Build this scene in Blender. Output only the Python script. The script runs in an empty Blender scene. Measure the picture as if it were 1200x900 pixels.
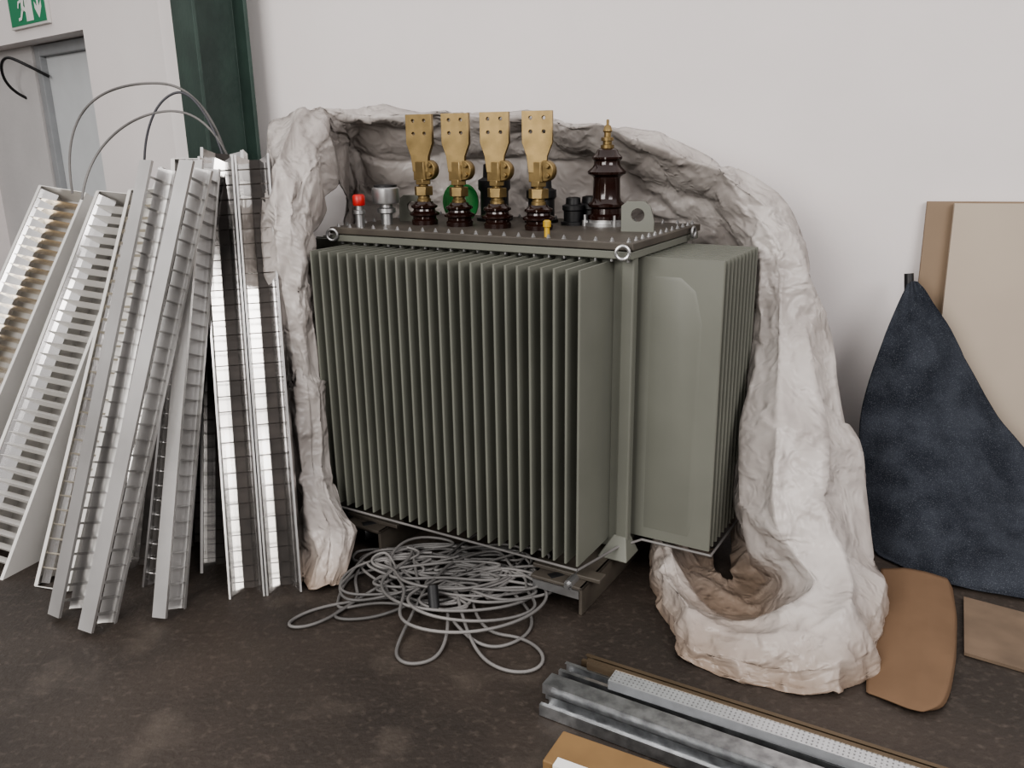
import bpy, math, random, time
from mathutils import Vector, Matrix, noise
random.seed(7)
C=bpy.context.collection
pi=math.pi
bpy.context.scene.view_settings.look='AgX - Medium High Contrast'
# ---------------------------------------------------------------- materials
def mat(name,col,rough=.6,metal=0,var=.12,scale=8,bump=0,bscale=40,col2=None,detail=4,spec=.5,fac=(.35,.65)):
    m=bpy.data.materials.new(name);m.use_nodes=True
    nt=m.node_tree;b=nt.nodes['Principled BSDF']
    tc=nt.nodes.new('ShaderNodeTexCoord')
    n=nt.nodes.new('ShaderNodeTexNoise');n.inputs['Scale'].default_value=scale;n.inputs['Detail'].default_value=detail
    nt.links.new(tc.outputs['Object'],n.inputs['Vector'])
    r=nt.nodes.new('ShaderNodeValToRGB')
    c2=col2 or tuple(max(0,c*(1-var*2)) for c in col)
    r.color_ramp.elements[0].position=fac[0];r.color_ramp.elements[1].position=fac[1]
    r.color_ramp.elements[0].color=(*c2,1);r.color_ramp.elements[1].color=(*col,1)
    nt.links.new(n.outputs['Fac'],r.inputs['Fac']);nt.links.new(r.outputs['Color'],b.inputs['Base Color'])
    b.inputs['Roughness'].default_value=rough;b.inputs['Metallic'].default_value=metal
    b.inputs['Specular IOR Level'].default_value=spec
    if bump:
        n2=nt.nodes.new('ShaderNodeTexNoise');n2.inputs['Scale'].default_value=bscale;n2.inputs['Detail'].default_value=6
        nt.links.new(tc.outputs['Object'],n2.inputs['Vector'])
        bp=nt.nodes.new('ShaderNodeBump');bp.inputs['Strength'].default_value=bump;bp.inputs['Distance'].default_value=.01
        nt.links.new(n2.outputs['Fac'],bp.inputs['Height']);nt.links.new(bp.outputs['Normal'],b.inputs['Normal'])
    return m
M={}
M['wall']=mat('white_plaster',(.74,.70,.69),.75,var=.03,scale=1.3,bump=.12,bscale=18)
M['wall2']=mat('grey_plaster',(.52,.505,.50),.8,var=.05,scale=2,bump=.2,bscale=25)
M['green_steel']=mat('green_painted_steel',(.044,.074,.061),.45,col2=(.032,.054,.045),scale=6,bump=.1)
M['body']=mat('transformer_paint',(.156,.160,.136),.42,var=.06,scale=3)
M['lid']=mat('transformer_lid_paint',(.085,.074,.060),.5,col2=(.055,.047,.039),scale=6)
M['porc']=mat('brown_porcelain',(.020,.008,.006),.12,var=.1,spec=.6)
M['brass']=mat('brass',(.29,.21,.098),.42,.8,var=.2,scale=14)
M['steel']=mat('zinc_steel',(.5,.5,.5),.35,.9)
M['black']=mat('black_rubber',(.012,.012,.013),.45)
M['red']=mat('red_plastic',(.42,.02,.015),.4)
M['yellow']=mat('yellow_plastic',(.5,.33,.05),.4)
M['greenw']=mat('green_wire',(.015,.17,.035),.5)
M['alu']=mat('polished_aluminium',(.80,.79,.78),.15,1,col2=(.50,.49,.48),scale=2.2)
M['alub']=mat('brushed_aluminium_channel',(.66,.65,.64),.32,.75,col2=(.46,.45,.44),scale=2.5)
M['alud']=mat('aluminium_blades',(.60,.59,.58),.2,1,var=.1,scale=5)
M['dark']=mat('painted_shade_plate',(.045,.038,.034),.5,.5,var=.3,scale=6)  # shade of the unlit luminaire inside, put into the colour
M['white']=mat('white_enamel',(.64,.625,.60),.4,var=.04,scale=5)
M['warm_refl']=mat('aluminium_warm_reflection',(.90,.82,.70),.22,.9,var=.06)  # warm reflected glow on the blades, put into the metal colour
M['cream']=mat('cream_plastic',(.58,.53,.44),.5,var=.1)
M['cable']=mat('grey_cable',(.20,.192,.186),.5,var=.3,scale=3)
M['cabled']=mat('dark_cable',(.07,.07,.08),.5)
M['board']=mat('beige_board',(.44,.375,.305),.7,var=.04,scale=2)
M['boardb']=mat('brown_board',(.26,.19,.13),.75,var=.06,scale=3)
M['offcut']=mat('fibreboard_brown',(.16,.115,.08),.8,var=.15,scale=7)
M['card']=mat('cardboard',(.165,.106,.066),.85,var=.08,scale=5,spec=.2)
M['cardy']=mat('yellow_cardboard',(.22,.135,.06),.7,var=.08)
M['paper']=mat('white_paper',(.75,.74,.72),.6,var=.02)
M['galv']=mat('galvanised_steel',(.46,.47,.48),.34,.9,var=.2,scale=30)
M['galvb']=mat('bright_galvanised',(.72,.74,.76),.35,.8,var=.05,scale=30)
M['brownm']=mat('brown_profile',(.14,.105,.07),.45,.5,var=.1)
M['signg']=mat('exit_sign_green',(.012,.22,.10),.4,var=.02)
M['door']=mat('door_white',(.58,.60,.61),.5,var=.02)
M['frame']=mat('door_frame_grey',(.30,.31,.32),.5,var=.04)
def speck(m,scale,p0,p1,col,mul,detail=2):
    nt=m.node_tree;b=nt.nodes['Principled BSDF'];tc=nt.nodes['Texture Coordinate']
    n=nt.nodes.new('ShaderNodeTexNoise');n.inputs['Scale'].default_value=scale;n.inputs['Detail'].default_value=detail
    nt.links.new(tc.outputs['Object'],n.inputs['Vector'])
    r=nt.nodes.new('ShaderNodeValToRGB');r.color_ramp.elements[0].position=p0;r.color_ramp.elements[1].position=p1
    r.color_ramp.elements[0].color=(0,0,0,1);r.color_ramp.elements[1].color=(mul,mul,mul,1)
    nt.links.new(n.outputs['Fac'],r.inputs['Fac'])
    mx=nt.nodes.new('ShaderNodeMixRGB');mx.inputs['Color2'].default_value=(*col,1)
    l=b.inputs['Base Color'].links[0].from_socket
    nt.links.new(r.outputs['Color'],mx.inputs['Fac']);nt.links.new(l,mx.inputs['Color1']);nt.links.new(mx.outputs['Color'],b.inputs['Base Color'])
M['floor']=mat('dusty_concrete',(.050,.0385,.031),.55,col2=(.026,.0205,.017),scale=1.7,detail=10,bump=.3,bscale=60)
speck(M['floor'],42,.54,.75,(.12,.097,.08),.4,8)
speck(M['floor'],4.5,.55,.70,(.10,.082,.067),.45,9)
M['felt']=mat('blue_grey_felt',(.042,.047,.058),.95,col2=(.020,.023,.030),scale=9,bump=.4,bscale=160,spec=.1)
speck(M['felt'],330,.56,.72,(.14,.15,.17),.5,1)
def tarp_mat():
    m=mat('woven_tarp',(.60,.56,.53),.32,col2=(.45,.41,.385),scale=5)
    nt=m.node_tree;b=nt.nodes['Principled BSDF'];tc=nt.nodes['Texture Coordinate']
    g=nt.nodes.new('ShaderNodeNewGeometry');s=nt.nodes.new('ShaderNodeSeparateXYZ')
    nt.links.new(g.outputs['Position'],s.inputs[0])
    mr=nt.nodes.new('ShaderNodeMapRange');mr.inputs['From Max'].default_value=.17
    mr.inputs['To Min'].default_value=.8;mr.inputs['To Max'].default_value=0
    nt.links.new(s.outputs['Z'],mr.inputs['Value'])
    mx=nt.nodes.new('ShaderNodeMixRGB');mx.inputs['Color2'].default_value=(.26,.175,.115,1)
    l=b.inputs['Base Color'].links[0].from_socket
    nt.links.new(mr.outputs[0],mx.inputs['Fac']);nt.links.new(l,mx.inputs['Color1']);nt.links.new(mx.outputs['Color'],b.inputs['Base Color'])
    n=nt.nodes.new('ShaderNodeTexNoise');n.inputs['Scale'].default_value=3;n.inputs['Detail'].default_value=2
    nt.links.new(tc.outputs['Object'],n.inputs['Vector'])
    ad=nt.nodes.new('ShaderNodeVectorMath');ad.operation='MULTIPLY_ADD';ad.inputs[1].default_value=(.25,.25,.25)
    nt.links.new(n.outputs['Color'],ad.inputs[0]);nt.links.new(tc.outputs['Object'],ad.inputs[2])
    prev=None
    for sc,st,di in ((6,1,.03),(15,1,.014),(34,1,.006)):
        v=nt.nodes.new('ShaderNodeTexNoise');v.noise_type='RIDGED_MULTIFRACTAL';v.inputs['Scale'].default_value=sc;v.inputs['Detail'].default_value=1
        v.inputs['Roughness'].default_value=.5
        nt.links.new(ad.outputs[0],v.inputs['Vector'])
        bp=nt.nodes.new('ShaderNodeBump');bp.inputs['Strength'].default_value=st;bp.inputs['Distance'].default_value=di
        nt.links.new(v.outputs['Fac'],bp.inputs['Height'])
        if prev:nt.links.new(prev.outputs['Normal'],bp.inputs['Normal'])
        prev=bp
    nt.links.new(prev.outputs['Normal'],b.inputs['Normal'])
    tl=nt.nodes.new('ShaderNodeBsdfTranslucent');ms=nt.nodes.new('ShaderNodeMixShader');ms.inputs[0].default_value=.22
    nt.links.new(mx.outputs['Color'],tl.inputs['Color']);nt.links.new(prev.outputs['Normal'],tl.inputs['Normal'])
    out=nt.nodes['Material Output']
    nt.links.new(b.outputs[0],ms.inputs[1]);nt.links.new(tl.outputs[0],ms.inputs[2]);nt.links.new(ms.outputs[0],out.inputs['Surface'])
    return m
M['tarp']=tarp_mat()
# ---------------------------------------------------------------- helpers
def empty(name,mtx=None):
    o=bpy.data.objects.new(name,None);C.objects.link(o)
    o.empty_display_size=.1
    if mtx is not None:o.matrix_world=mtx
    return o
class MB:
    def __init__(s):s.v=[];s.f=[]
    def add(s,vs,fs,m=None):
        k=len(s.v)
        s.v+=[tuple((m@Vector(p)) if m else p) for p in vs];s.f+=[tuple(i+k for i in f) for f in fs]
    def box(s,x0,x1,y0,y1,z0,z1,m=None):
        s.add([(x0,y0,z0),(x1,y0,z0),(x1,y1,z0),(x0,y1,z0),(x0,y0,z1),(x1,y0,z1),(x1,y1,z1),(x0,y1,z1)],
          [(0,3,2,1),(4,5,6,7),(0,1,5,4),(1,2,6,5),(2,3,7,6),(3,0,4,7)],m)
    def prism(s,poly,z0,z1,m=None):
        n=len(poly)
        s.add([(x,y,z0) for x,y in poly]+[(x,y,z1) for x,y in poly],
          [tuple(range(n-1,-1,-1)),tuple(range(n,2*n))]+[(i,(i+1)%n,(i+1)%n+n,i+n) for i in range(n)],m)
    def lathe(s,prof,n=24,m=None):
        vs=[];fs=[]
        for r,z in prof:
            for i in range(n):
                a=2*pi*i/n;vs.append((r*math.cos(a),r*math.sin(a),z))
        for j in range(len(prof)-1):
            for i in range(n):
                fs.append((j*n+i,j*n+(i+1)%n,(j+1)*n+(i+1)%n,(j+1)*n+i))
        fs.append(tuple(range(n-1,-1,-1)));k=(len(prof)-1)*n;fs.append(tuple(range(k,k+n)))
        s.add(vs,fs,m)
    def cyl(s,p,q,r,n=12):
        p=Vector(p);q=Vector(q);d=q-p
        m=Matrix.Translation(p)@d.to_track_quat('Z','Y').to_matrix().to_4x4()
        s.lathe([(r,0),(r,d.length)],n,m)
    def torus(s,R,r,m,n=20,k=8,a0=0,a1=2*pi):
        vs=[];fs=[]
        for i in range(n+1):
            a=a0+(a1-a0)*i/n
            for j in range(k):
                b=2*pi*j/k
                vs.append(((R+r*math.cos(b))*math.cos(a),(R+r*math.cos(b))*math.sin(a),r*math.sin(b)))
        for i in range(n):
            for j in range(k):
                fs.append((i*k+j,(i+1)*k+j,(i+1)*k+(j+1)%k,i*k+(j+1)%k))
        s.add(vs,fs,m)
    def obj(s,name,mt,parent=None,smooth=False,bevel=0,mtx=None):
        me=bpy.data.meshes.new(name);me.from_pydata(s.v,[],s.f);me.materials.append(M[mt] if isinstance(mt,str) else mt)
        if smooth:
            me.polygons.foreach_set('use_smooth',[True]*len(me.polygons))
            me.set_sharp_from_angle(angle=math.radians(40)) 
        me.update()
        o=bpy.data.objects.new(name,me);C.objects.link(o)
        if parent:o.parent=parent
        elif mtx is not None:o.matrix_world=mtx
        if bevel:
            b=o.modifiers.new('b','BEVEL');b.width=bevel;b.segments=2;b.limit_method='ANGLE'
        return o
def wire(name,pts,r,mt,parent=None,cyc=False):
    c=bpy.data.curves.new(name,'CURVE');c.dimensions='3D';c.bevel_depth=r;c.bevel_resolution=2;c.resolution_u=8
    s=c.splines.new('NURBS');s.points.add(len(pts)-1)
    for i,p in enumerate(pts):s.points[i].co=(*p,1)
    s.use_endpoint_u=True;s.order_u=4;s.use_cyclic_u=cyc
    c.materials.append(M[mt]);o=bpy.data.objects.new(name,c);C.objects.link(o)
    if parent:o.parent=parent
    return o
def flat(name,outer,holes,th,mt,parent=None,mtx=None):
    c=bpy.data.curves.new(name,'CURVE');c.dimensions='2D';c.fill_mode='BOTH';c.extrude=th/2;c.bevel_depth=.0012
    def sp(P):
        s=c.splines.new('POLY');s.points.add(len(P)-1)
        for i,p in enumerate(P):s.points[i].co=(p[0],p[1],0,1)
        s.use_cyclic_u=True
    sp(outer)
    for cx,cz,r in holes: sp([(cx+r*math.cos(2*pi*i/14),cz+r*math.sin(2*pi*i/14)) for i in range(14)])
    c.materials.append(M[mt]);o=bpy.data.objects.new(name,c)
    me=bpy.data.meshes.new_from_object(o);bpy.data.objects.remove(o)
    if not me.materials: me.materials.append(M[mt])
    me.transform(Matrix.Rotation(pi/2,4,'X'))
    o=bpy.data.objects.new(name,me);C.objects.link(o)
    if parent:o.parent=parent
    if mtx is not None:o.matrix_local=mtx
    return o
T=Matrix.Translation
def RZ(a):return Matrix.Rotation(a,4,'Z')
# ---------------------------------------------------------------- tarp (made first: cloth settle runs in an almost empty scene)
S=[
[(-.60,2.60,.015),(-.62,2.58,.02),(-.64,2.57,.03),(-.68,2.56,.015),(-.71,2.57,.012),(-.74,2.62,.015),(-.80,2.90,.01)],
[(-.57,2.76,.16),(-.58,2.73,.165),(-.60,2.70,.17),(-.645,2.655,.17),(-.71,2.67,.14),(-.77,2.74,.10),(-.86,3.20,.04)],
[(-.665,2.93,.25),(-.67,2.90,.26),(-.695,2.86,.27),(-.72,2.83,.29),(-.765,2.82,.29),(-.81,2.89,.26),(-.86,3.30,.15)],
[(-.70,3.00,.62),(-.705,2.97,.63),(-.72,2.945,.64),(-.745,2.92,.66),(-.785,2.91,.66),(-.83,2.96,.64),(-.89,3.40,.51)],
[(-.715,3.04,.94),(-.72,3.00,.95),(-.735,2.965,.95),(-.765,2.94,.96),(-.81,2.935,.97),(-.86,3.00,.95),(-.92,3.50,.85)],
[(-.715,3.12,1.16),(-.72,3.06,1.17),(-.73,3.00,1.19),(-.765,2.96,1.21),(-.82,2.955,1.22),(-.88,3.05,1.20),(-.96,3.60,1.11)],
[(-.69,3.50,1.34),(-.70,3.30,1.37),(-.715,3.15,1.40),(-.75,3.09,1.41),(-.82,3.08,1.41),(-.90,3.20,1.41),(-.98,3.70,1.32)],
[(-.72,3.9,1.0),(-.72,3.85,1.25),(-.70,3.60,1.50),(-.71,3.35,1.57),(-.78,3.28,1.60),(-.90,3.38,1.57),(-1.0,3.80,1.37)],
[(-.69,3.89,1.0),(-.68,3.86,1.23),(-.66,3.73,1.46),(-.67,3.52,1.58),(-.73,3.44,1.625),(-.79,3.52,1.645),(-.84,3.86,1.40)],
[(-.54,3.88,1.0),(-.54,3.85,1.21),(-.52,3.78,1.42),(-.51,3.62,1.55),(-.50,3.52,1.60),(-.51,3.62,1.64),(-.54,3.89,1.43)],
[(-.29,3.83,1.0),(-.29,3.80,1.21),(-.28,3.73,1.42),(-.26,3.60,1.545),(-.25,3.50,1.60),(-.26,3.60,1.63),(-.29,3.82,1.43)],
[(.08,3.68,1.0),(.08,3.65,1.22),(.09,3.60,1.42),(.08,3.50,1.525),(.08,3.41,1.58),(.08,3.50,1.61),(.09,3.72,1.43)],
[(.36,3.55,1.0),(.36,3.50,1.21),(.36,3.45,1.39),(.35,3.35,1.49),(.34,3.27,1.54),(.34,3.36,1.575),(.37,3.62,1.42)],
[(.58,3.42,1.0),(.56,3.40,1.18),(.55,3.35,1.33),(.53,3.24,1.42),(.52,3.15,1.475),(.55,3.24,1.51),(.60,3.50,1.36)],
[(.76,3.32,1.0),(.74,3.30,1.17),(.74,3.22,1.25),(.73,3.09,1.32),(.74,3.03,1.38),(.78,3.12,1.43),(.85,3.45,1.29)],
[(.88,3.25,1.0),(.85,3.15,1.10),(.83,3.00,1.17),(.86,2.93,1.21),(.90,2.95,1.26),(.96,3.05,1.29),(1.02,3.35,1.16)],
[(.88,3.1,.97),(.86,3.00,1.05),(.87,2.90,1.10),(.92,2.86,1.12),(1.01,2.91,1.12),(1.09,3.00,1.07),(1.13,3.25,.97)],
[(.86,3.1,.93),(.85,2.95,.93),(.86,2.87,.95),(.92,2.82,.96),(1.01,2.84,.95),(1.11,2.93,.87),(1.12,3.15,.82)],
[(.84,3.1,.68),(.83,2.90,.69),(.83,2.77,.73),(.89,2.69,.76),(1.01,2.70,.75),(1.14,2.81,.71),(1.17,3.10,.63)],
[(.84,3.05,.43),(.82,2.90,.43),(.78,2.66,.52),(.85,2.53,.59),(1.02,2.57,.57),(1.18,2.70,.48),(1.21,3.00,.39)],
[(.83,3.0,.15),(.81,2.80,.17),(.77,2.57,.30),(.82,2.40,.38),(.98,2.40,.36),(1.19,2.55,.25),(1.20,2.85,.12)],
[(.78,2.75,.03),(.84,2.72,.06),(.80,2.54,.18),(.86,2.36,.26),(1.02,2.30,.25),(1.17,2.36,.14),(1.20,2.46,.012)],
[(.76,2.6,.02),(.86,2.52,.02),(.86,2.40,.13),(.90,2.26,.20),(.98,2.16,.19),(1.05,2.10,.10),(1.06,2.07,.012)],
[(.74,2.58,.02),(.79,2.40,.02),(.80,2.30,.08),(.83,2.20,.15),(.86,2.10,.15),(.90,2.01,.09),(.90,1.98,.012)],
[(.73,2.58,.02),(.72,2.38,.02),(.73,2.28,.06),(.74,2.18,.11),(.75,2.09,.12),(.76,2.0,.08),(.76,1.97,.012)],
[(.72,2.60,.02),(.64,2.40,.02),(.64,2.32,.05),(.63,2.24,.09),(.62,2.15,.10),(.61,2.07,.07),(.61,2.04,.012)],
[(.72,2.62,.02),(.63,2.46,.02),(.6,2.39,.06),(.57,2.31,.11),(.53,2.24,.11),(.50,2.18,.07),(.49,2.16,.012)],
[(.71,2.66,.02),(.61,2.60,.03),(.57,2.57,.09),(.53,2.54,.15),(.49,2.50,.15),(.47,2.46,.09),(.455,2.44,.012)],
[(.72,2.72,.03),(.64,2.72,.06),(.59,2.72,.11),(.54,2.71,.15),(.51,2.70,.15),(.48,2.69,.1),(.48,2.68,.012)],
[(.74,2.80,.03),(.68,2.84,.06),(.63,2.86,.09),(.58,2.86,.11),(.55,2.86,.11),(.53,2.86,.07),(.53,2.86,.012)],
]
def cr(p0,p1,p2,p3,t):
    return .5*((2*p1)+(p2-p0)*t+(2*p0-5*p1+4*p2-p3)*t*t+(3*p1-p0-3*p2+p3)*t**3)
def resample(rows,k,lin=0):
    n=len(rows);out=[];idx=[0]
    for i in range(n-1):
        a,b_,c,d_=rows[max(i-1,0)],rows[i],rows[i+1],rows[min(i+2,n-1)]
        kk=k if isinstance(k,int) else max(2,math.ceil(sum((c[q]-b_[q]).length for q in range(len(b_)))/len(b_)/k))
        for j in range(kk):
            t=j/kk;out.append([cr(a[q],b_[q],c[q],d_[q],t)*(1-lin)+b_[q].lerp(c[q],t)*lin for q in range(len(b_))])
        idx.append(len(out))
    out.append(list(rows[-1]));return out,idx
def tri(x): return abs((x%1)*2-1)
rr=random.Random(4)
DIR=[(Vector((rr.uniform(-1,1),rr.uniform(-1,1),rr.uniform(-1,1))).normalized(),f,Vector((rr.uniform(0,50),rr.uniform(0,50),rr.uniform(0,50)))) for f in (1.6,2.1,2.7,3.4,4.3,5.5,7,9,11)]
def loft(name,S,k1,k2,mt,amp,folds=1,minz=.006,seed=0,solid=.0015,cloth=0,lin=0):
    R=[[Vector(p) for p in r] for r in S]
    R,ii=resample(R,k1)
    Tt=list(map(list,zip(*R)));Tt,jj=resample(Tt,k2,lin);R=list(map(list,zip(*Tt)))
    n=len(R);m=len(R[0]);vs=[]
    for i in range(n):
        for j in range(m):
            p=R[i][j]
            du=R[min(i+1,n-1)][j]-R[max(i-1,0)][j];dv=R[i][min(j+1,m-1)]-R[i][max(j-1,0)]
            nn=du.cross(dv)
            nn=nn.normalized() if nn.length>1e-9 else Vector((0,0,1))
            q=p+Vector((seed,0,0))
            s_=0
            for dr,fq,of in DIR:
                wv=noise.noise(q*2.3+of)*.9
                mk=noise.noise(q*2.0+of*1.7)*1.6+.35
                mk=0 if mk<0 else (1 if mk>1 else mk)
                s_+=(tri(q.dot(dr)*fq+wv)-.5)*(2.2/fq)*mk
            s=j/(m-1)
            fo=(tri(s*4.5+noise.noise(q*1.6)*1.6)-.5)*.9*folds
            pp=p+nn*amp*(s_+fo)
            if pp.z<minz: pp.z=minz+.002*(1+noise.noise(q*26))
            vs.append(pp)
    fs=[(i*m+j,(i+1)*m+j,(i+1)*m+j+1,i*m+j+1) for i in range(n-1) for j in range(m-1)]
    me=bpy.data.meshes.new(name);me.from_pydata([tuple(v) for v in vs],[],fs);me.materials.append(M[mt]);me.update()
    o=bpy.data.objects.new(name,me);C.objects.link(o)
    if cloth:
        t0=time.time()
        vg=o.vertex_groups.new(name='pin')
        vg.add([i*m+j for a_,i in enumerate(ii) for b_,j in enumerate(jj) if b_ in (0,6) or a_ in (0,len(ii)-1) or (a_+b_)%2==0],1.0,'REPLACE')
        cm=o.modifiers.new('c','CLOTH');cs=cm.settings
        cs.quality=5;cs.mass=.1;cs.tension_stiffness=40;cs.compression_stiffness=40;cs.shear_stiffness=30;cs.bending_stiffness=.004
        cs.tension_damping=8;cs.compression_damping=8;cs.shear_damping=8;cs.air_damping=3
        cs.vertex_group_mass='pin';cs.shrink_min=-cloth;cs.shrink_max=-cloth
        cs.effector_weights.gravity=.2
        cm.collision_settings.use_collision=False
        sc=bpy.context.scene;sc.frame_start=1;sc.frame_end=40;cm.point_cache.frame_start=1;cm.point_cache.frame_end=40
        for f in range(1,30):
            sc.frame_set(f)
            if time.time()-t0>170:break
        ev=o.evaluated_get(bpy.context.evaluated_depsgraph_get())
        me2=bpy.data.meshes.new_from_object(ev)
        o.modifiers.remove(cm);o.data=me2;me=me2;sc.frame_set(1)
        for v in me.vertices:
            if v.co.z<.003:v.co.z=.003
    me.polygons.foreach_set('use_smooth',[True]*len(me.polygons));me.update()
    sm=o.modifiers.new('s','SOLIDIFY');sm.thickness=solid;sm.offset=0
    return o
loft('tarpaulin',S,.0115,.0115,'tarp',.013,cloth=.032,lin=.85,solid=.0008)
# ---------------------------------------------------------------- camera
cam=bpy.data.cameras.new('camera');cam.sensor_width=36;cam.lens=36*981/1200
co=bpy.data.objects.new('camera',cam);C.objects.link(co)
co.matrix_world=T((0,0,1.5))@Matrix.Rotation(pi/2-.288,4,'X')@RZ(-.015)
bpy.context.scene.camera=co
# ---------------------------------------------------------------- room
b=MB();b.box(-7,6,-4,8,-.1,0);b.obj('floor','floor')
CX,CY=-1.56,4.305
a=math.radians(-15)
mw=T((CX,CY,0))@RZ(a)
b=MB();b.box(-.1,6,0,.2,0,3.6);b.obj('wall_back','wall',mtx=mw)
ml=T((CX,CY,0))@RZ(pi-math.radians(40))
b=MB()
b.box(-.05,.98,-.35,0,0,3.6);b.box(.98,4,-.35,0,2.09,3.6);b.box(.98,4,-.40,-.22,0,2.09);b.box(2.9,4,-.35,0,0,2.09)
b.obj('wall_left','wall',mtx=ml)
b=MB();b.box(1.98,2.9,-.22,-.12,0,2.09);b.obj('wall_alcove','wall2',mtx=ml)
d=empty('door_1',ml)
b=MB();b.box(1.12,1.9,-.215,-.17,0,2.02);b.obj('leaf','door',d,bevel=.004)
b=MB();b.box(1.9,1.965,-.215,-.13,0,2.085);b.box(1.055,1.12,-.215,-.13,0,2.085);b.box(1.12,1.9,-.215,-.13,2.02,2.085)
b.obj('door_frame','frame',d,bevel=.004)
b=MB();b.box(1.83,1.87,-.17,-.16,.95,1.15);b.cyl((1.85,-.17,1.08),(1.85,-.11,1.08),.01);b.cyl((1.85,-.115,1.08),(1.74,-.115,1.08),.009);b.obj('door_handle','steel',d,smooth=True)
col=empty('steel_column',T((-1.33,4.07,0))@RZ(math.radians(-50)))
b=MB();h=.125
b.prism([(-h,-h),(h,-h),(h,-h+.018),(.007,-h+.018),(.007,h-.018),(h,h-.018),(h,h),(-h,h),(-h,h-.018),(-.007,h-.018),(-.007,-h+.018),(-h,-h+.018)],0,3.6)
b.obj('h_beam','green_steel',col,bevel=.003)
b=MB();b.box(-.2,.2,-.2,.2,0,.02);b.obj('base_plate','green_steel',col)
sg=empty('exit_sign',ml)
b=MB();b.box(1.34,1.86,.0,.02,2.155,2.40);b.obj('panel','white',sg,bevel=.003)
b=MB();b.box(1.355,1.845,.02,.022,2.17,2.385);b.obj('green_face','signg',sg)
b=MB()
def poly(P,y=.0235):
    n=len(P);b.add([(x,y,z) for x,z in P]+[(x,y-.001,z) for x,z in P],[tuple(range(n)),tuple(range(2*n-1,n-1,-1))]+[(i,(i+1)%n,(i+1)%n+n,i+n) for i in range(n)])
ax=1.44
poly([(ax-.012,2.36),(ax+.012,2.36),(ax+.012,2.25),(ax+.045,2.28),(ax+.045,2.245),(ax,2.19),(ax-.045,2.245),(ax-.045,2.28),(ax-.012,2.25)])
dx=1.57
poly([(dx-.05,2.185),(dx+.045,2.185),(dx+.045,2.37),(dx-.05,2.37)])
b.obj('arrow_and_doorway','paper',sg)
b=MB();y=.0255
mx=1.63
poly([(mx-.01,2.30),(mx+.025,2.31),(mx+.035,2.25),(mx+.01,2.24)],y)
poly([(mx+.03,2.26),(mx+.06,2.215),(mx+.09,2.21),(mx+.09,2.195),(mx+.05,2.198),(mx+.012,2.245)],y)
poly([(mx+.01,2.25),(mx-.03,2.23),(mx-.025,2.19),(mx-.04,2.19),(mx-.045,2.24),(mx+.0,2.27)],y)
poly([(mx+.02,2.31),(mx+.07,2.30),(mx+.085,2.265),(mx+.072,2.262),(mx+.06,2.287),(mx+.02,2.295)],y)
poly([(mx-.0,2.31),(mx-.045,2.285),(mx-.05,2.295),(mx-.01,2.325)],y)
poly([(mx+.005+.018*math.cos(i*pi/6),2.34+.018*math.sin(i*pi/6)) for i in range(12)],y)
b.obj('running_figure','paper',sg)
# ---------------------------------------------------------------- transformer
TRM=T((.205,2.436,0))@RZ(-.538)
tr=empty('power_transformer',TRM)
Z0,Z1=.155,1.12
b=MB();b.box(-1.12,.052,.243,.77,.12,1.15)
b.box(.03,.075,.225,.262,.12,1.15)
b.obj('tank','body',tr,bevel=.006)
b=MB();b.add([(-.02,.19,.10),(.09,.19,.10),(.09,.30,.10),(-.02,.30,.10),(.025,.225,.18),(.07,.225,.18),(.07,.262,.18),(.025,.262,.18)],[(0,3,2,1),(4,5,6,7),(0,1,5,4),(1,2,6,5),(2,3,7,6),(3,0,4,7)])
b.obj('tank_foot_gusset','body',tr,bevel=.004)
def fin(b,x,y0,y1,t=.009):
    n=5;P=[(x+t/2,y1)]+[(x+t/2*math.cos(pi*i/n*-1),y0+t/2+t/2*math.sin(-pi*i/n)) for i in range(n+1)]+[(x-t/2,y1)]
    b.prism(P,Z0,Z1)
b=MB()
N=26
for i in range(N):
    fin(b,-1.065+1.06*i/(N-1),0,.245)
b.obj('front_cooling_fins','body',tr,smooth=True)
b=MB()
for i in range(N): b.box(-1.07+1.06*i/(N-1),-1.06+1.06*i/(N-1),.765,.93,Z0,Z1)
b.obj('rear_cooling_fins','body',tr)
b=MB()
u0,u1=.052,.337
for i in range(10):
    v=.311+.363*i/9
    n=5;t=.011
    P=[(u0,v-t/2)]+[(u1-t/2+t/2*math.cos(-pi/2+pi*k/n),v+t/2*math.sin(-pi/2+pi*k/n)) for k in range(n+1)]+[(u0,v+t/2)]
    b.prism(P,Z0,Z1+.008)
vf=.311-.0055
e=[(.10,.19),(.262,.19),(.275,.24),(.275,.93),(.25,1.03),(.20,1.07),(.10,1.07)]
ei=[(x+(.18-x)*.12,z+(.6-z)*.03) for x,z in e]
n=len(e)
b.add([(x,vf+.0005,z) for x,z in e]+[(x,vf-.0025,z) for x,z in ei],[(i,(i+1)%n,(i+1)%n+n,i+n) for i in range(n)]+[tuple(range(n,2*n))])
b.obj('side_cooling_fins','body',tr,smooth=True)
b=MB()
for i in range(10):
    v=.311+.363*i/9; b.box(-1.36,-1.12,v-.005,v+.005,Z0,Z1)
b.obj('far_side_cooling_fins','body',tr)
b=MB()
for z in (.145,):
    P=[(-1.09,-.004,z),(.0,-.004,z),(.05,.21,z),(.10,.30,z),(.345,.30,z),(.345,.69,z)]
    for p,q in zip(P,P[1:]): b.cyl(p,q,.0045,8)
b.obj('fin_brace_rod','cable',tr,smooth=True)
b=MB();b.box(-1.14,.085,.19,.82,1.158,1.182);b.obj('lid','lid',tr,bevel=.003)
b=MB();b.box(-1.135,.08,.195,.815,1.13,1.155)
b.obj('tank_flange','body',tr,bevel=.003)
b=MB()
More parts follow.
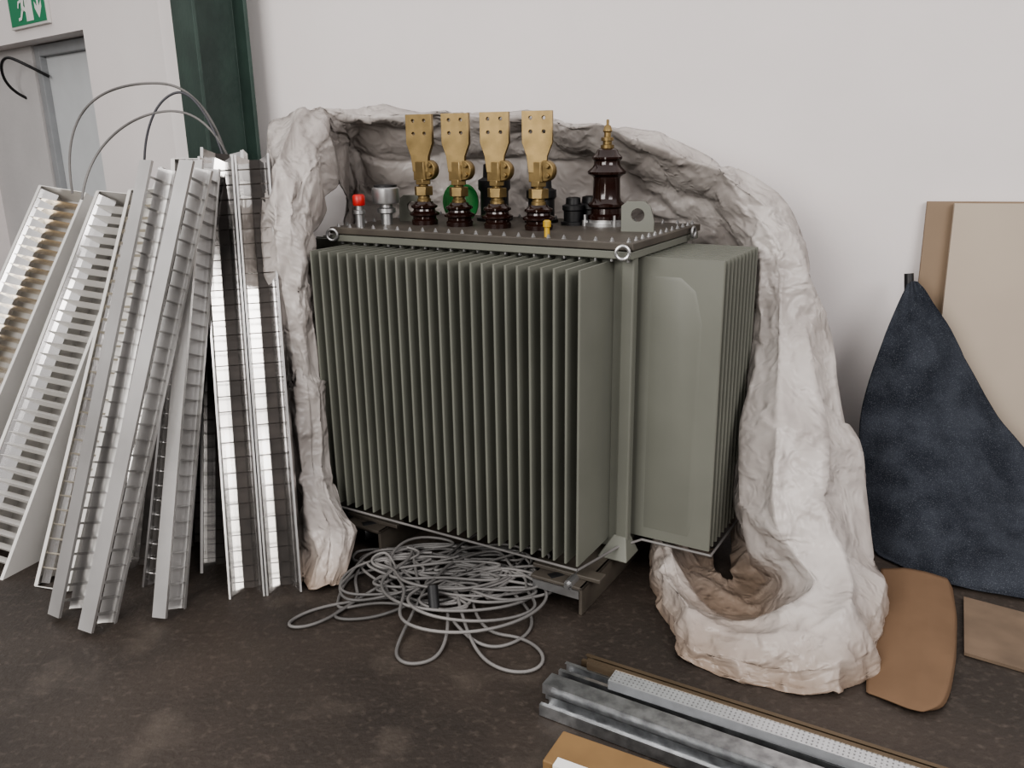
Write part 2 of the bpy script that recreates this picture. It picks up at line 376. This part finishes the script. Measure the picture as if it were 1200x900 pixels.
def bolt(x,y,z,r=.0055):
    b.lathe([(r*1.5,0),(r*1.5,.002),(r,.002),(r,.008),(r*.5,.009),(r*.5,.013)],6,T((x,y,z)))
for i in range(22):
    x=-1.115+1.175*i/21
    bolt(x,.212,1.182);bolt(x,.798,1.182)
for i in range(1,11):
    y=.212+.586*i/11
    bolt(-1.118,y,1.182);bolt(.062,y,1.182)
for i in range(22):
    x=-1.10+1.16*i/21
    b.lathe([(.006,0),(.006,.012)],6,T((x,.212,1.12)))
b.obj('lid_bolts','steel',tr)
for i,u in enumerate((-.865,-.705,-.54,-.37)):
    B0=T((u,.42,1.178))
    b=MB();b.lathe([(.048,0),(.05,.02),(.044,.026),(.044,.034),(.056,.04),(.057,.047),(.042,.055),(.040,.062),(.050,.068),(.050,.075),(.036,.082),(.032,.09)],28,B0)
    b.obj('lv_bushing_%d_porcelain'%(i+1),'porc',tr,smooth=True)
    b=MB()
    b.lathe([(.026,.088),(.026,.10),(.022,.10),(.022,.115)],20,B0)
    b.lathe([(.036,.112),(.036,.145)],6,B0@RZ(.3))
    b.lathe([(.018,.145),(.018,.17)],20,B0)
    b.lathe([(.030,.152),(.030,.172)],6,B0)
    b.prism([(-.026,-.024),(.020,-.024),(.026,-.018),(.026,.018),(.020,.024),(-.026,.024)],.168,.235,B0)
    m=B0@T((.030,0,.205))@Matrix.Rotation(pi/2,4,'X')
    b.lathe([(.034,-.016),(.036,-.012),(.036,.012),(.034,.016)],20,m)
    m=B0@T((.046,-.016,.222))@Matrix.Rotation(pi/2,4,'X');b.lathe([(.009,0),(.009,.012)],6,m)
    m=B0@T((.046,-.016,.19))@Matrix.Rotation(pi/2,4,'X');b.lathe([(.009,0),(.009,.012)],6,m)
    b.obj('lv_bushing_%d_clamp'%(i+1),'brass',tr,smooth=True,bevel=.0015)
    w=.052
    flat('lv_bushing_%d_flag'%(i+1),[(-.03,.20),(.03,.20),(.034,.255),(w,.30),(w,.402),(-w,.402),(-w,.30),(-.036,.255)],
        [(-.023,.380,.0075),(.023,.380,.0075),(-.023,.335,.0075),(.023,.335,.0075)],.016,'brass',tr,B0@RZ(.15+.05*i)@T((0,-.012,0)))
for i,(u,v) in enumerate(((-.22,.66),)):
    B0=T((u,v,1.182))
    b=MB();b.lathe([(.085,0),(.085,.012),(.07,.013),(.07,.022)],28,B0);b.obj('hv_bushing_flange','steel',tr,smooth=True)
    b=MB();P=[(.068,.02),(.068,.034),(.056,.042),(.054,.06),(.066,.068),(.067,.076),(.054,.086),(.050,.10),(.048,.165),(.050,.172),(.068,.182),(.070,.190),(.052,.206),(.047,.215),(.047,.228),(.054,.234),(.054,.241),(.042,.252),(.036,.266),(.024,.272)]
    b.lathe(P,32,B0);b.obj('hv_bushing_porcelain','porc',tr,smooth=True)
    b=MB();b.lathe([(.024,.270),(.024,.282),(.016,.284),(.016,.296),(.022,.297),(.022,.308),(.012,.310),(.012,.325),(.017,.33),(.012,.347),(.005,.352),(.005,.368),(.002,.37)],16,B0);b.obj('hv_bushing_stud','brass',tr,smooth=True)
    b=MB()
    for k in range(4):
        an=pi/4+k*pi/2
        b.lathe([(.011,0),(.011,.02),(.006,.02),(.006,.04)],8,B0@T((.082*math.cos(an),.082*math.sin(an),.0)))
    b.obj('hv_bushing_bolts','steel',tr)
b=MB()
for (u,v,r,h) in ((-.70,.66,.055,.22),(-.49,.66,.05,.17),(-.335,.62,.035,.10),(-.30,.70,.045,.10)):
    b.lathe([(r*1.3,0),(r*1.3,.012),(r,.014),(r,h*.5),(r*1.15,h*.55),(r*1.15,h*.7),(r*.8,h*.75),(r*.75,h*.97),(r*.5,h)],20,T((u,v,1.182)))
b.obj('plug_in_bushings','black',tr,smooth=True)
b=MB()
for k in range(9):
    b.torus(.048,.005,T((-.845+k*.006,.60,1.182+.07))@Matrix.Rotation(pi/2,4,'X')@Matrix.Rotation(.3+k*.06,4,'Y')@Matrix.Scale(1.35,4,(0,1,0)),20,6)
b.obj('green_wire_coil','greenw',tr,smooth=True)
b=MB();B0=T((-1.0,.36,1.182));b.lathe([(.022,0),(.022,.04),(.035,.045),(.035,.06),(.024,.065),(.024,.075),(.050,.08),(.052,.085),(.052,.135),(.046,.14)],28,B0)
b.obj('oil_level_gauge_body','steel',tr,smooth=True)
b=MB();b.lathe([(.044,.14),(.044,.147),(.03,.149),(.01,.15)],24,B0);b.obj('oil_level_gauge_cap','black',tr,smooth=True)
b=MB();B1=T((-1.04,.25,1.182));b.lathe([(.016,0),(.016,.045),(.022,.048),(.022,.06),(.014,.063),(.014,.08)],20,B1);b.obj('relief_valve_body','steel',tr,smooth=True)
b=MB();b.lathe([(.021,.078),(.023,.082),(.023,.112),(.018,.118)],20,B1);b.obj('relief_valve_cap','red',tr,smooth=True)
b=MB();b.lathe([(.009,0),(.009,.03),(.013,.032),(.013,.05),(.008,.054)],12,T((-.24,.24,1.182)));b.obj('thermometer_pocket','yellow',tr,smooth=True)
for i,(u,v) in enumerate(((-.03,.50),(-.98,.50))):
    flat('lifting_lug_%d'%(i+1),[(-.055,0),(.055,0),(.055,.035),(.04,.085),(.02,.10),(-.035,.10),(-.055,.085)],[(0,.055,.024)],.014,'body',tr,T((u,v,1.182))@RZ(.25))
b=MB()
for (u,v) in ((.06,.165),(-1.12,.18)):
    b.torus(.02,.0055,T((u,v,1.155))@RZ(.4)@Matrix.Rotation(pi/2,4,'X'),20,8)
b.torus(.018,.005,T((.10,.70,1.165))@Matrix.Rotation(pi/2,4,'Y'),20,8)
b.obj('corner_rings','steel',tr,smooth=True)
b=MB()
for (ua,ub) in ((-.16,.03),(-.98,-.80)):
    b.box(ua,ub,-.03,1.0,.088,.10);b.box(ub-.012,ub,-.03,1.0,0.0,.10);b.box(ua,ua+.012,-.0,1.0,.03,.10)
    b.box(ua-.02,ub+.04,.02,.07,.10,.115)
b.box(-1.0,.05,.30,.36,.095,.125);b.box(-1.0,.05,.66,.72,.095,.125)
b.obj('base_skids','lid',tr,bevel=.003)
b=MB()
for u in (-.10,-.90):
    b.cyl((u,-.01,.07),(u+.05,.06,.07),.035,20)
    b.cyl((u-.06,.12,.05),(u+.06,.12,.05),.05,20)
b.obj('rollers','black',tr,smooth=True)
b=MB();b.cyl((-.02,-.03,.10),(-.02,.05,.10),.016,8);b.cyl((-.02,-.045,.10),(-.02,.05,.10),.009,10);b.box(-.15,.02,-.035,-.03,.06,.088);b.obj('base_bolt','steel',tr)
# ---------------------------------------------------------------- luminaires
def frame(B,Tp,nh):
    B=Vector(B);Tp=Vector(Tp);z=(Tp-B).normalized();y=Vector(nh);y=(y-z*y.dot(z)).normalized();x=y.cross(z)
    m=Matrix((x,y,z)).transposed().to_4x4();m.translation=B
    return m,(Tp-B).length
def louvre(name,B,Tp,nh,w=.13,d=.045,pitch=.06,housing=0,blade='alud',rail='alu',parent=None,x0=0,pw=.02,bd=None,back=None,lip=0,bt=.0035):
    m,L=frame(B,Tp,nh);bd=bd or d
    root=parent or empty(name,m)
    b=MB()
    for sx in (-1,1):
        xo=x0+sx*w/2
        P=[(xo,0),(xo,-d),(xo-sx*pw,-d),(xo-sx*pw*.72,-d*.75),(xo-sx*pw*.45,-d*.5),(xo-sx*pw*.22,-d*.25),(xo-sx*.003,0)]
        if sx<0:P=P[::-1]
        b.prism(P,0,L)
        if lip:
            xs=sorted((xo,xo-sx*lip));b.box(xs[0],xs[1],0,.002,0,L)
    b.obj('side_rails',rail,root)
    if back:
        b=MB();b.box(x0-w/2,x0+w/2,-d-.004,-d-.001,0,L);b.obj('added_shade_plate',back,root)  # added dark sheet standing for shade behind the blades
    b=MB()
    k=int(L/pitch)
    for i in range(1,k):
        z=L*i/k
        hw=w/2-.003
        b.add([(x0-hw,-.001,z+.001),(x0+hw,-.001,z+.001),(x0+hw,-bd,z-bt+.001),(x0-hw,-bd,z-bt+.001),(x0+hw,-bd,z+bt+.001),(x0-hw,-bd,z+bt+.001)],
              [(0,1,2,3),(1,0,5,4),(3,2,4,5),(0,3,5),(1,4,2)])
    b.obj('cross_blades',blade,root)
    if housing:
        h=housing;t=.003;W=w/2+.010
        b=MB()
        b.box(x0-W,x0+W,-h,-h+t,-.01,L+.01)
        for sx in (-1,1):
            b.box(min(x0+sx*W,x0+sx*(W+t)),max(x0+sx*W,x0+sx*(W+t)),-h,.004,-.012,L+.012)
            b.box(min(x0+sx*W,x0+sx*(W-.012)),max(x0+sx*W,x0+sx*(W-.012)),.001,.004,-.012,L+.012)
        b.box(x0-W,x0+W,-h,.004,-.014,-.011);b.box(x0-W,x0+W,-h,.004,L+.011,L+.014)
        b.obj('housing','white',root)
    return root
def lamp(*a,**k):return louvre('louvre_luminaire',*a,**k)
lamp((-1.46,2.44,.0),(-1.165,2.93,1.42),(.90,-.45,.1),w=.11,d=.055,pw=.035,pitch=.05,bd=.02,lip=.01,rail='alub')
lamp((-1.32,2.35,.0),(-1.01,2.86,1.42),(.95,-.32,.1),w=.10,d=.055,pw=.025,pitch=.05,bd=.02,lip=.01,rail='alub')
lamp((-1.12,2.43,.0),(-1.03,3.00,1.42),(.96,-.28,.1),w=.10,d=.05,pw=.025,pitch=.05,bd=.02,lip=.01,rail='alub')
LB,LT,LN=(-.855,2.55,0),(-.975,3.08,1.45),(.15,-1,.1)
m,L=frame(LB,LT,LN)
r=empty('louvre_luminaire',m)
for x0 in (-.062,.062):
    louvre('x',LB,LT,LN,w=.120,d=.06,parent=r,x0=x0,pitch=.052,pw=.042,bd=.010,back='dark',lip=.007,bt=.002)
lamp((-1.25,2.60,0),(-1.10,3.10,1.44),(-.4,-1,.1),w=.13,d=.06,pw=.045,bd=.012,back='dark',lip=.01,pitch=.05,bt=.002)
lamp((-1.06,2.72,0),(-1.06,3.22,1.47),(.3,-1,.1),w=.15,d=.06,pw=.05,bd=.012,back='dark',lip=.01,pitch=.05,bt=.002)
lamp((-1.36,2.72,0),(-1.22,3.22,1.40),(.1,-1,.1),w=.15,d=.06,pw=.05,bd=.012,back='dark',lip=.01,pitch=.05,bt=.002)
lamp((-1.00,2.88,0),(-1.10,3.38,1.46),(.0,-1,.1),w=.14,d=.05,pw=.05)
lamp((-1.20,2.88,0),(-1.22,3.38,1.42),(.1,-1,.1),w=.16,d=.05,housing=.08,pw=.05)
# white housed luminaires on the left
lamp((-1.62,2.62,0.015),(-1.42,3.34,1.31),(-.35,-1,.25),w=.13,d=.03,housing=.07,rail='alu',blade='cream',bd=.02,pitch=.05)
lamp((-1.95,2.74,0.015),(-1.57,3.46,1.29),(-.35,-.95,.45),w=.23,d=.05,housing=.17,blade='white',rail='alu',pw=.05,pitch=.045,bt=.012)
lamp((-2.44,3.14,0.015),(-2.00,3.84,1.29),(-.35,-.95,.45),w=.26,d=.05,housing=.13,blade='warm_refl',rail='alu',pw=.06,pitch=.045,bt=.012)
lamp((-1.84,3.15,0.015),(-1.50,3.85,1.30),(-.3,-.9,.3),w=.2,d=.05,housing=.1,blade='alud',pw=.05)
lamp((-1.40,3.2,0.015),(-1.32,3.75,1.36),(-.1,-1,.2),w=.2,housing=.1,blade='alud')
# ---------------------------------------------------------------- cables on the left
cb=empty('hanging_cables')
wire('loop_1',[(-1.78,3.5,1.30),(-1.78,3.5,1.42),(-1.74,3.5,1.58),(-1.60,3.5,1.70),(-1.39,3.5,1.73),(-1.24,3.52,1.70),(-1.15,3.55,1.5),(-1.12,3.5,1.3)],.005,'cable',cb)
wire('loop_2',[(-1.72,3.45,1.28),(-1.71,3.5,1.40),(-1.59,3.5,1.54),(-1.41,3.5,1.62),(-1.22,3.5,1.62),(-1.12,3.5,1.45),(-1.1,3.5,1.3)],.005,'cable',cb)
wire('loop_3',[(-1.48,3.5,1.28),(-1.48,3.5,1.42),(-1.43,3.5,1.60),(-1.33,3.5,1.69),(-1.24,3.5,1.69),(-1.15,3.5,1.5),(-1.13,3.5,1.3)],.005,'cabled',cb)
wire('wall_cable',[ml@Vector(p) for p in ((2.15,-.2,1.75),(2.2,-.05,1.8),(2.16,.03,1.95),(2.0,.03,2.03),(1.9,.02,2.0),(1.85,-.15,1.9))],.009,'black')
# ---------------------------------------------------------------- cable pile
cp=empty('cable_pile')
pts=[]
cx,cy=-.26,2.60
random.seed(31)
for k in range(26):
    r0=random.uniform(.07,.29);ox=random.gauss(0,.14);oy=random.gauss(0,.09);ph=random.uniform(0,6.28);z=random.uniform(.006,.06)
    el=random.uniform(.35,1.1);tl=random.uniform(0,.03)
    for i in range(9):
        an=ph+2*pi*i/9*(1 if k%3 else -1)
        R=r0*(1+.4*math.sin(2*an+k)+.25*math.sin(3*an+2*k))
        X=cx+ox+R*1.2*math.cos(an);Y=cy+oy+R*el*.9*math.sin(an)
        pts.append((max(-.60,min(.14,X)),max(2.2,Y),max(.007,z+tl*math.sin(an+k))))
h=len(pts)//2
wire('cable_bundle_1',pts[:h],.0055,'cable',cp);wire('cable_bundle_2',pts[h:],.005,'cable',cp)
wire('stray_1',[(-.35,2.5,.02),(-.6,2.5,.008),(-.74,2.40,.007),(-.73,2.33,.007),(-.6,2.36,.007),(-.5,2.55,.02),(-.3,2.7,.05)],.0055,'cable',cp)
wire('stray_2',[(-.3,2.5,.05),(-.36,2.28,.01),(-.38,2.16,.007),(-.28,2.12,.007),(-.2,2.2,.007),(-.22,2.4,.03)],.0055,'cable',cp)
wire('stray_3',[(-.2,2.5,.05),(-.15,2.25,.01),(-.08,2.1,.007),(.06,2.08,.007),(.10,2.18,.007),(.0,2.3,.007),(-.12,2.28,.01),(-.15,2.5,.03)],.0055,'cable',cp)
wire('stray_4',[(-.1,2.6,.05),(.02,2.5,.01),(.08,2.35,.007),(.0,2.22,.007),(-.12,2.2,.007),(-.2,2.35,.02)],.0055,'cable',cp)
wire('stray_5',[(-.3,2.75,.05),(-.52,2.80,.02),(-.60,2.66,.01),(-.50,2.50,.008),(-.62,2.42,.007),(-.55,2.36,.007),(-.35,2.42,.01),(-.2,2.6,.05)],.0055,'cable',cp)
wire('stray_6',[(-.2,2.7,.06),(-.45,2.62,.03),(-.56,2.72,.01),(-.48,2.86,.01),(-.3,2.9,.02),(-.1,2.8,.04),(.05,2.7,.01)],.005,'cable',cp)
b=MB();b.cyl((-.27,2.44,.09),(-.26,2.38,.03),.018,12);b.obj('plug','black',cp,smooth=True)
# ---------------------------------------------------------------- right side boards / felt
def xw(X): return (X-CX)/math.cos(a)
def board(name,X0,X1,h,ob,ot,mt,th=.018):
    b=MB();x0,x1=xw(X0),xw(X1)
    b.add([(x0,-ob,.002),(x1,-ob,.002),(x1,-ot,h),(x0,-ot,h),(x0,-ob+th,.002),(x1,-ob+th,.002),(x1,-ot+th,h),(x0,-ot+th,h)],
      [(0,1,2,3),(5,4,7,6),(0,4,5,1),(3,2,6,7),(0,3,7,4),(1,5,6,2)])
    b.obj(name,mt,mtx=mw)
board('beige_panel',1.77,2.75,1.22,.16,.06,'board')
board('brown_panel',1.68,2.6,1.225,.12,.03,'boardb')
F=[[(1.56,3.27,.91),(1.57,3.26,.925),(1.58,3.26,.93),(1.59,3.255,.93),(1.60,3.25,.92)],
   [(1.46,3.20,.70),(1.53,3.17,.70),(1.59,3.16,.70),(1.66,3.16,.70),(1.745,3.17,.70)],
   [(1.37,3.12,.42),(1.49,3.05,.42),(1.62,3.04,.42),(1.76,3.06,.42),(1.90,3.10,.42)],
   [(1.34,2.95,.15),(1.48,2.84,.17),(1.63,2.84,.18),(1.82,2.86,.19),(2.04,2.90,.20)],
   [(1.33,2.80,.012),(1.43,2.66,.03),(1.53,2.56,.05),(1.66,2.52,.06),(1.88,2.50,.06)],
   [(1.34,2.76,.008),(1.42,2.60,.012),(1.53,2.51,.012),(1.66,2.45,.012),(1.88,2.35,.012)]]
loft('felt_blanket',F,10,10,'felt',.011,folds=.6,seed=3,solid=.004)
b=MB();b.cyl((1.62,3.12,0),(1.58,3.30,.955),.018,14);b.obj('dark_pole','black',smooth=True)
K=[[(1.27,2.60,.045),(1.34,2.58,.055),(1.40,2.55,.055),(1.46,2.52,.045),(1.48,2.51,.01)],
   [(1.20,2.45,.04),(1.28,2.42,.06),(1.34,2.39,.06),(1.40,2.36,.045),(1.415,2.36,.01)],
   [(1.09,2.23,.03),(1.16,2.20,.045),(1.22,2.16,.05),(1.28,2.12,.04),(1.295,2.13,.01)],
   [(1.00,2.05,.01),(1.05,2.0,.02),(1.10,1.95,.03),(1.15,1.92,.028),(1.165,1.93,.006)],
   [(.97,1.98,.005),(1.01,1.94,.010),(1.05,1.90,.014),(1.08,1.885,.014),(1.10,1.90,.004)]]
loft('cardboard_sheet',K,6,6,'card',.004,folds=0,seed=9,solid=.004,lin=.8)
b=MB();b.add([(1.49,2.46,.002),(1.84,2.21,.002),(1.66,1.92,.002),(1.33,2.15,.002),(1.49,2.46,.012),(1.84,2.21,.012),(1.66,1.92,.012),(1.33,2.15,.012)],[(0,3,2,1),(4,5,6,7),(0,1,5,4),(1,2,6,5),(2,3,7,6),(3,0,4,7)]);
b.obj('fibreboard_offcut','offcut')
# ---------------------------------------------------------------- metal profiles
D=Vector((.855,-.52,0)).normalized();Pn=Vector((.52,.855,0)).normalized()
def cprof(name,start,L,w,h,z,mt,perf=False,up=True,root=None,yaw=0):
    m=Matrix((D,Pn,Vector((0,0,1)))).transposed().to_4x4();m=T((start[0],start[1],z))@RZ(yaw)@m
    t=.0015;s=1 if up else -1
    P=[(0,0),(w,0),(w,h*s),(w-.012,h*s),(w-.012,(h-t)*s),(w-t,(h-t)*s),(w-t,t*s),(w*.6,t*s),(w*.55,.004*s),(w*.45,.004*s),(w*.4,t*s),(t,t*s),(t,(h-t)*s),(.012,(h-t)*s),(.012,h*s),(0,h*s)]
    P=[(y,zz+(0 if up else h)) for y,zz in P]
    vs=[(0,y,zz) for y,zz in P]+[(L,y,zz) for y,zz in P];n=len(P)
    b=MB();b.add(vs,[(i,(i+1)%n,(i+1)%n+n,i+n) for i in range(n)]+[tuple(range(n))[::-1],tuple(range(n,2*n))],m)
    o=b.obj(name,mt,root)
    if perf:
        b=MB()
        for i in range(int(L/.012)):
            for r_ in range(4):
                yy=w*(.15+.23*r_)
                b.add([(i*.012+.003,yy-.002,h+.0006),(i*.012+.007,yy-.002,h+.0006),(i*.012+.007,yy+.002,h+.0006),(i*.012+.003,yy+.002,h+.0006)],[(0,1,2,3)],m)
        b.obj(name+'_dimples','galv',root)
    return o
st=empty('steel_profile_bundle')
cprof('profile_1',(.06,1.91),1.5,.055,.035,.002,'galv',root=st)
cprof('profile_2',(.08,1.98),1.5,.065,.035,.002,'galv',up=False,root=st)
cprof('profile_3',(.12,2.05),1.4,.05,.04,.002,'galv',root=st)
cprof('profile_4',(.19,2.11),1.4,.04,.03,.002,'brownm',root=st)
cprof('profile_5',(.07,1.95),1.5,.055,.03,.042,'galv',up=False,root=st)
cprof('profile_6',(.25,1.96),1.4,.055,.028,.044,'galvb',up=False,perf=True,root=st,yaw=.02)
cprof('profile_7',(.20,2.05),1.4,.03,.03,.044,'brownm',root=st,yaw=.015)
bx=empty('cardboard_box',T((.06,1.69,.0))@RZ(-.50))
b=MB();b.box(0,.9,0,.12,0,.045);b.obj('carton','cardy',bx,bevel=.003)
b=MB();b.add([(0.03,-.005,.046),(.5,-.005,.046),(.5,.025,.047),(.03,.025,.047),(0.03,-.005,.02),(.5,-.005,.02)],[(0,1,2,3),(0,4,5,1)]);b.obj('paper_label','paper',bx)
# ---------------------------------------------------------------- lights
def area(name,loc,target,sx,sy,e,col):
    l=bpy.data.lights.new(name,'AREA');l.shape='RECTANGLE';l.size=sx;l.size_y=sy;l.energy=e;l.color=col
    o=bpy.data.objects.new(name,l);C.objects.link(o);o.location=loc
    o.rotation_euler=(Vector(target)-Vector(loc)).to_track_quat('-Z','Y').to_euler();return o
area('window_light_left',(-3.2,-1.8,3.2),(0,3.2,.8),3.5,2.2,230,(1,.97,.94))
area('added_fill_right',(3.0,-1.5,3.4),(0.4,3.2,.8),3.0,2.0,135,(1,.96,.95))  # added fill lamp from the right, no window seen there
area('added_streak_light',(-2.2,-3.6,1.4),(-.6,3,.9),1.2,2.4,50,(1,.96,.9))  # added lamp behind the camera for bright streaks on the louvre metal
w=bpy.data.worlds.new('world');bpy.context.scene.world=w;w.use_nodes=True
nt=w.node_tree;bg=nt.nodes['Background'];bg.inputs['Strength'].default_value=1.1
tc=nt.nodes.new('ShaderNodeTexCoord');sp=nt.nodes.new('ShaderNodeSeparateXYZ');r=nt.nodes.new('ShaderNodeValToRGB')
nt.links.new(tc.outputs['Generated'],sp.inputs[0])
mr=nt.nodes.new('ShaderNodeMapRange');mr.inputs['From Min'].default_value=-.3;mr.inputs['From Max'].default_value=1
nt.links.new(sp.outputs['Z'],mr.inputs['Value']);nt.links.new(mr.outputs[0],r.inputs['Fac'])
r.color_ramp.elements[0].color=(.07,.062,.058,1);r.color_ramp.elements[0].position=.2
r.color_ramp.elements[1].color=(.95,.92,.91,1);r.color_ramp.elements[1].position=.72
nt.links.new(r.outputs['Color'],bg.inputs['Color'])
